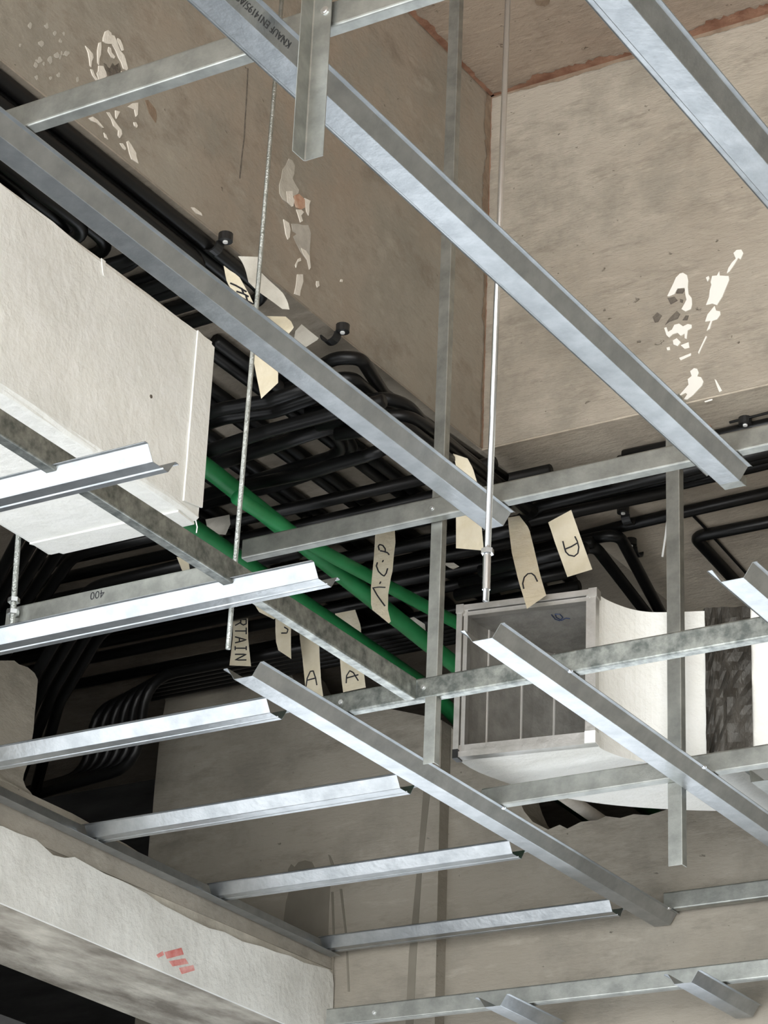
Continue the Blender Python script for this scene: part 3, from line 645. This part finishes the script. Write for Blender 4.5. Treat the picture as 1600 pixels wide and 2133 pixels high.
cross = [([(360, 880), (470, 850), (560, 835), (660, 800)], 4), ([(360, 905), (470, 870), (570, 858), (690, 815)], 3), ([(330, 985), (445, 935), (560, 897), (690, 862), (800, 835)], 5), ([(330, 1000), (450, 952), (575, 925), (700, 880)], 3), ([(330, 1010), (460, 965), (600, 920), (720, 880)], 4), ([(380, 1045), (560, 992), (690, 952), (716, 930), (700, 905), (560, 790)], 2), ([(380, 1060), (580, 1010), (700, 968), (735, 935), (715, 898), (600, 800)], 1), ([(500, 1015), (640, 985), (760, 950), (800, 935)], 4)]
for i, (q, k) in enumerate(cross): conduit(pxk(q, k), ['thin black conduit crossing high beside the white duct edge', 'black conduit crossing under the topmost crossing one', 'black conduit crossing in a gentle curve beside the duct', 'black conduit paired with the gently curved one', 'black conduit lowest of the curved crossing group', 'black conduit making a tight hairpin beside the white duct', 'black conduit round the outside of the tight hairpin', 'black conduit crossing just below the hairpin'][i], gc, fil=.05)
gd = 'conduits running away on the soffit'
for i, x in enumerate((-2.33, -2.40, -2.43, -2.51, -2.535, -2.62, -2.645, -2.72, -2.80, -2.83, -2.92)):
    conduit([(x, 3.24, 0), (x, 4.43, 0)], 'black conduit running away along the soffit above the green pipes', gd)
ge = 'conduits running across in front of the end wall'
for i, (y, k, x1) in enumerate(((3.78, 2, -2.15), (3.90, 1, -2.1), (3.935, 2, -2.0), (3.985, 1, -1.95), (4.03, 2, -1.9), (4.07, 1, -2.1), (4.10, 2, -2.2), (4.135, 1, -2.2), (4.17, 2, -2.15), (4.205, 1, -2.2), (4.235, 2, -2.3), (4.40, 1, -2.3))):
    conduit([(-3.6-.03*(i % 4), y, k), (x1, y, k)], 'black conduit running across below the soffit in front of the end wall', ge)
gf = 'conduits bending down through the opening'
for i, xs in enumerate((206, 226, 246, 266, 286, 306)):
    y = 4.405-.0272*i; xb = Py(xs, 1390, y).x; z = 2.085-.004*i
    conduit([(-2.4, y, z), (xb, y, z), (xb-.012, y+.01, 1.93-.012*i), (xb-.45, y+.03, 1.90-.012*i)], 'black conduit bending down through the opening beside the broken pier', gf, fil=.085)
for j in range(4):
    y = 3.80+.06*j
    conduit([(-2.62, y, zk(4)), (-3.10-.03*j, y+.02, zk(4)), (-3.26-.03*j, y+.09, 1.95), (-3.55, y+.28, 1.84)], 'black conduit curving down under the white duct beside the end rod', gf, fil=.12)
for j in range(5):
    y = 3.50+.055*j
    conduit([(-2.75, y, zk(3)), (-2.98-.02*j, y, zk(3)), (-3.22-.03*j, y+.16, 2.0), (-3.50-.03*j, y+.30, 1.85)], 'black conduit curving down behind the end rod at the frame edge', gf, fil=.14)
gh = 'conduits under the cross beam'
rr = [([(1090, 1105), (1140, 1085), (1250, 1050), (1400, 1012), (1640, 955)], 0, 'black conduit in the bundle below the upper primary channel'), ([(1080, 1095), (1130, 1070), (1250, 1035), (1400, 1000), (1640, 940)], 1, 'black conduit at the top of the bundle under the cross beam'),
      ([(1080, 1085), (1130, 1052), (1300, 1012), (1640, 930)], 2, 'black conduit hanging lowest in the bundle under the cross beam'), ([(1100, 1180), (1160, 1132), (1235, 1112), (1300, 1095), (1640, 1018)], 0, 'black conduit held by a saddle clip under the cross beam'),
      ([(1700, 1068), (1500, 1108), (1446, 1118), (1545, 1225), (1620, 1300)], 0, 'black conduit with a sharp bend at the right edge'), ([(1110, 1150), (1200, 1130), (1288, 1110), (1378, 1280), (1400, 1320)], 1, 'black conduit bending down behind the duct mouth'),
      ([(1120, 1178), (1180, 1152), (1238, 1136), (1345, 1275), (1370, 1305)], 2, 'black conduit bending inside its neighbour behind the duct mouth'), ([(1300, 950), (1420, 925), (1520, 902), (1700, 862)], 0, 'black conduit nearest to the pale beam face'), ([(1290, 962), (1420, 936), (1700, 875)], 0, 'black conduit tucked behind the upper primary channel')]
for q, k, lab in rr: conduit(pxk(q, k), lab, gh, fil=.04)
for i, (a_, b_, k) in enumerate((((1000, 1190), (1222, 1142), 4), ((960, 1215), (1205, 1166), 3), ((950, 1240), (1195, 1190), 4), ((960, 1130), (1100, 1098), 4))):
    conduit(pxk([a_, b_], k), 'black conduit crossing behind the lettered tapes over the duct mouth', 'conduits behind the lettered tapes')
v, f = tube([Pz(1430, 1060, HS-.008), Pz(1465, 1095, HS-.008), Pz(1560, 1200, HS-.008)], .003, 8); mk('wire', v, f, 'conduit', label='thin dark wire running diagonally across the cross beam soffit', cat='wire')
v, f = tube([Pz(1520, 880, HS-.008), Pz(1545, 874, HS-.008), Pz(1640, 850, HS-.008)], .0025, 8); mk('wire', v, f, 'conduit', label='thin dark wire by the clip near the pale beam', cat='wire')
v, f = tube([Py(1393, 1060, 4.17), Py(1386, 1120, 4.17), Py(1380, 1160, 4.17)], .002, 6); mk('wire', v, f, 'paper', label='short pale wire hanging beside the wide hanger angle', cat='wire')

# saddle clips
def saddle(px, py, lab, direction, side):
    c = Pz(px, py, HS-.006); d_ = Vector(direction).normalized(); s_ = Vector(side).normalized()
    root = empty('saddle_clip', c, label=lab, cat='saddle clip', group='black saddle clips')
    V, F = [], []; n = 10
    for w_ in (-.009, .009):
        for rr_ in (CR+.001, CR+.004):
            for k in range(n+1):
                a = math.pi*k/n; V.append(c+d_*w_ - s_*(CR+.004) + s_*(rr_*math.cos(a)) + Vector((0, 0, -rr_*math.sin(a)-CR)))
    m_ = n+1
    for k in range(n):
        F += [(k, k+1, m_+k+1, m_+k), (2*m_+k, 2*m_+k+1, 3*m_+k+1, 3*m_+k), (m_+k, m_+k+1, 3*m_+k+1, 3*m_+k), (k, k+1, 2*m_+k+1, 2*m_+k)]
    mk('strap', V, F, 'clip', root)
    b0 = c+s_*.008; V, F = tube([b0+Vector((0, 0, -.012)), b0+Vector((0, 0, .0015))], .012, 14); mk('ear', V, F, 'clip', root)
    V, F = tube([b0+Vector((0, 0, -.0145)), b0+Vector((0, 0, -.012))], .0042, 8); mk('screw_head', V, F, 'paper', root)
    return root
saddle(462, 492, 'black saddle clip on the long beam edge above the torn tapes', (0, 1, 0), (1, 0, 0))
saddle(706, 681, 'black saddle clip at the end of the conduit bank', (0, 1, 0), (1, 0, 0))
saddle(1302, 1060, 'black saddle clip on the conduit above the D tape', (1, 0, 0), (0, -1, 0))
saddle(1556, 876, 'black saddle clip near the pale beam at the right', (1, 0, 0), (0, -1, 0))
saddle(1318, 1128, 'black saddle clip at the bend behind the duct mouth', (1, 0, 0), (0, -1, 0))
q = Pz(1468, 890, HS-.004); v, f = disc(q, (0, 0, -1), .013, .003, 14); mk('orange_plug', v, f, 'scorch', label='small orange plug in the soffit beside the upper channel end', cat='plug')

# ------------------------------------------------------------------ masking tape flags
def ribbon(left, right, y, material, label, name='tape_flag', wave=.004, seed=0, strokes=(), ink='ink', n=14, dy=0.0, r=.0014):
    """a hanging strip of tape between a left and a right picture edge, at depth y"""
    rnd = random.Random(seed); ph = rnd.random()*6
    def along(pl, t):
        s = t*(len(pl)-1); i = min(int(s), len(pl)-2); u = s-i
        return (pl[i][0]*(1-u)+pl[i+1][0]*u, pl[i][1]*(1-u)+pl[i+1][1]*u)
    ytop = min(p[1] for p in left+right); ybot = max(p[1] for p in left+right)
    def dep(px, py):
        t = (py-ytop)/max(1, ybot-ytop); return y+dy*t+wave*math.sin(ph+5*t+px*.03)
    V, F = [], []; m_ = 5
    for s in (0, 1):
        for i in range(n+1):
            t = i/n; a = along(left, t); b = along(right, t)
            for j in range(m_):
                u = j/(m_-1); px, py = a[0]*(1-u)+b[0]*u, a[1]*(1-u)+b[1]*u
                V.append(Py(px, py, dep(px, py)+s*.0005))
    N = (n+1)*m_
    for s in (0, 1):
        for i in range(n):
            for j in range(m_-1): k = s*N+i*m_+j; F.append((k, k+1, k+m_+1, k+m_))
    rim = [i*m_ for i in range(n+1)] + [n*m_+j for j in range(1, m_)] + [i*m_+m_-1 for i in range(n-1, -1, -1)] + [j for j in range(m_-2, 0, -1)]
    for i in range(len(rim)): a, b = rim[i], rim[(i+1) % len(rim)]; F.append((a, b, N+b, N+a))
    o = mk(name, V, F, material, label=label, cat='tape', group='masking tape flags')
    if strokes:
        for letter in strokes:
            parts = []
            for st in (letter if isinstance(letter[0], list) else [letter]):
                d_ = []
                for a, b in zip(st, st[1:]):
                    for k in range(4): d_.append((a[0]+(b[0]-a[0])*k/4, a[1]+(b[1]-a[1])*k/4))
                d_.append(st[-1])
                parts.append(tube([Py(x, yy, dep(x, yy)-.0008) for x, yy in d_], r, 5))
            v, f = join(*parts); mk('letter', v, f, ink, o)
    return o
Z4 = lambda q: zz(880, 900, 4, q)
Z3 = lambda q: zz(400, 1080, 4, q)
ribbon([(1058, 1078), (1060, 1100), (1066, 1150), (1080, 1210), (1098, 1268)], [(1082, 1074), (1102, 1100), (1112, 1140), (1126, 1200), (1138, 1240)], 3.9, 'tape', 'masking tape flag with a letter C hanging over the duct mouth', seed=1, dy=-.27, strokes=[Z4([(845, 1305), (836, 1260), (848, 1212), (878, 1182), (910, 1178), (935, 1198), (958, 1245)])])
ribbon([(1142, 1088), (1148, 1105), (1156, 1130), (1182, 1202)], [(1190, 1062), (1198, 1085), (1212, 1125), (1234, 1186)], 3.92, 'tape', 'masking tape flag with a letter D, right of the C flag', seed=2, strokes=[[Z4([(1170, 910), (1185, 970), (1195, 1000), (1220, 1025), (1265, 1035), (1295, 1010), (1303, 960), (1290, 910), (1270, 870)]), Z4([(1190, 975), (1240, 955), (1290, 925)])]])
ribbon([(944, 945), (951, 975), (954, 1005), (950, 1060), (950, 1142)], [(974, 955), (985, 975), (994, 1005), (1000, 1060), (1008, 1147)], 3.60, 'tape', 'masking tape flag hanging behind the channel crossing left of the bright rod', seed=3, strokes=[Z4([(378, 478), (405, 465), (440, 478), (455, 497)])])
ribbon(zz(740, 1080, 7.27, [(315, -30), (300, 300), (285, 560), (260, 830), (238, 1050), (240, 1300), (260, 1385), (510, 1590)]), zz(740, 1080, 7.27, [(590, -30), (610, 360), (585, 560), (565, 800), (540, 900), (500, 1150), (495, 1380), (540, 1560)]), 3.9, 'tape', 'masking tape flag lettered A C P in front of the green pipes', seed=4, wave=.002, dy=-.18,
       strokes=[zz(740, 1080, 7.27, q) for q in ([(515, 550), (490, 520), (430, 500), (380, 490)], [(455, 505), (455, 460), (420, 410), (370, 395), (350, 420), (365, 480)], [(335, 670), (320, 720), (350, 800), (400, 850), (440, 872), (470, 830), (490, 760)], [(425, 635), (412, 660)], [(455, 1045), (360, 1040), (268, 1050), (330, 1160), (400, 1260), (450, 1325)], [(385, 960), (372, 990)])])
# vertical lettering helper: reading downwards, letter tops to the right
LET = {'U': [[(0, 1), (0, .25), (.2, 0), (.6, 0), (.8, .25), (.8, 1)]], 'R': [[(0, 0), (0, 1), (.6, 1), (.75, .75), (.55, .5), (0, .5)], [(.4, .5), (.8, 0)]], 'T': [[(-.05, 1), (.8, 1)], [(.38, 1), (.38, 0)]], 'A': [[(0, 0), (.4, 1), (.8, 0)], [(.15, .38), (.65, .38)]], 'I': [[(.1, 1), (.6, 1)], [(.35, 1), (.35, 0)], [(.1, 0), (.6, 0)]], 'N': [[(0, 0), (0, 1), (.75, 0), (.75, 1)]], 'C': [[(.8, .85), (.5, 1), (.1, .75), (.05, .3), (.4, 0), (.8, .12)]]}
def down(word, x0, x1, y0, step):
    out = []
    for i, ch in enumerate(word):
        out.append([[(x0+(x1-x0)*v, y0+step*i+u*step*.85) for u, v in st] for st in LET[ch]])
    return out
ribbon([(484, 1262), (485, 1330), (478, 1386)], [(516, 1262), (517, 1330), (523, 1388)], 4.2, 'tape', 'masking tape flag lettered CURTAIN downwards in front of the end wall', seed=5, wave=.001, strokes=down('URTAIN', 490, 513, 1272, 18.2))
ribbon([(593, 1135), (592, 1160), (588, 1190), (578, 1240), (573, 1300), (576, 1352), (603, 1370)], [(622, 1140), (626, 1165), (622, 1190), (612, 1240), (606, 1310), (606, 1350), (607, 1373)], 4.12, 'tape', 'masking tape flag with the letters CU behind the bright furring end', seed=6, wave=.002, strokes=[Z3([(800, 378), (795, 340), (812, 315), (850, 322), (882, 352), (875, 388)]), Z3([(745, 955), (790, 955), (800, 925), (770, 905)]), Z3([(805, 405), (795, 432), (840, 440)])])
ribbon([(622, 1268), (624, 1325), (630, 1370), (635, 1420), (638, 1445)], [(662, 1262), (664, 1320), (666, 1370), (669, 1420), (674, 1455)], 4.2, 'tape', 'masking tape flag with a letter A, left one of the two A flags', seed=7, wave=.002, strokes=[[Z3([(950, 1400), (960, 1330), (985, 1275), (1010, 1270), (1030, 1330), (1040, 1388)]), Z3([(962, 1348), (1028, 1330)])]])
ribbon([(698, 1278), (706, 1310), (708, 1370), (712, 1420), (715, 1442)], [(740, 1270), (752, 1305), (753, 1345), (758, 1400), (762, 1432)], 4.2, 'tape', 'masking tape flag with a letter A, right one of the two A flags', seed=8, wave=.002, strokes=[[Z3([(1285, 1372), (1288, 1310), (1315, 1268), (1345, 1285), (1372, 1330), (1385, 1350)]), Z3([(1290, 1330), (1385, 1302)])]])
Zt = lambda q: zz(450, 520, 6.957, q)
ribbon(Zt([(110, 230), (135, 370), (160, 480), (240, 600), (310, 760), (380, 950), (500, 1300), (560, 1700), (655, 2160)]), Zt([(200, 300), (330, 380), (420, 540), (500, 680), (560, 820), (640, 960), (760, 1300), (900, 1700), (900, 1930)]), 2.97, 'tape', 'masking tape flag with slanting letters hanging behind the thin rod and channel', seed=9, wave=.002,
       strokes=[Zt(q) for q in ([(210, 485), (290, 520), (360, 560), (440, 610)], [(300, 605), (400, 640), (470, 680)], [(370, 560), (400, 640)], [(355, 685), (450, 740), (545, 790)], [(430, 660), (455, 745)], [(445, 820), (490, 800), (560, 830)], [(460, 760), (480, 830), (560, 858)], [(485, 1000), (480, 930), (540, 960)])])
ribbon(Zt([(320, 95), (380, 180), (430, 300), (470, 470), (600, 600), (800, 740), (960, 860)]), Zt([(610, 105), (600, 260), (700, 380), (900, 560), (980, 640), (1040, 760), (1065, 868)]), 2.93, 'tape_grey', 'crumpled translucent tape strip on the long beam edge below the clip', seed=10)
ribbon(Zt([(620, 960), (640, 1090), (700, 1190), (860, 1280)]), Zt([(1010, 970), (1090, 1040), (1130, 1130), (1020, 1260)]), 3.02, 'tape', 'crumpled tape knot behind the thin rod', seed=11)
ribbon(Zt([(1150, 1180), (1130, 1300), (1060, 1440), (1140, 1510)]), Zt([(1240, 1080), (1360, 1180), (1500, 1290), (1260, 1440)]), 3.22, 'tape_grey', 'torn grey tape scrap at the end of the conduit bank', seed=12)
ribbon([(428, 1082), (432, 1100), (445, 1112)], [(478, 1072), (480, 1092), (470, 1114)], 3.7, 'tape_grey', 'crumpled tape scrap beside the corner of the large duct', seed=13)
ribbon([(368, 1160), (380, 1190), (393, 1222)], [(392, 1165), (397, 1195), (397, 1222)], 3.75, 'tape', 'pointed tape tip above the short marked channel', seed=14)
ribbon([(524, 1250), (540, 1275), (570, 1290)], [(548, 1245), (560, 1265), (580, 1285)], 4.0, 'tape', 'small curled tape scrap beside the diagonal channel', seed=15)
ribbon([(520, 1165), (522, 1190), (535, 1205)], [(545, 1170), (548, 1190), (545, 1205)], 3.95, 'tape', 'small tape scrap next to the left green pipe', seed=16)
ribbon([(845, 1290), (850, 1305), (868, 1322)], [(862, 1285), (885, 1300), (888, 1322)], 4.15, 'tape_grey', 'small pale tape scrap between the two green pipes', seed=17)
ribbon([(925, 1175), (935, 1182), (944, 1186)], [(928, 1172), (945, 1172), (957, 1180)], 4.1, 'tape_grey', 'small curled tape tail right of the narrow hanger angle', seed=18)
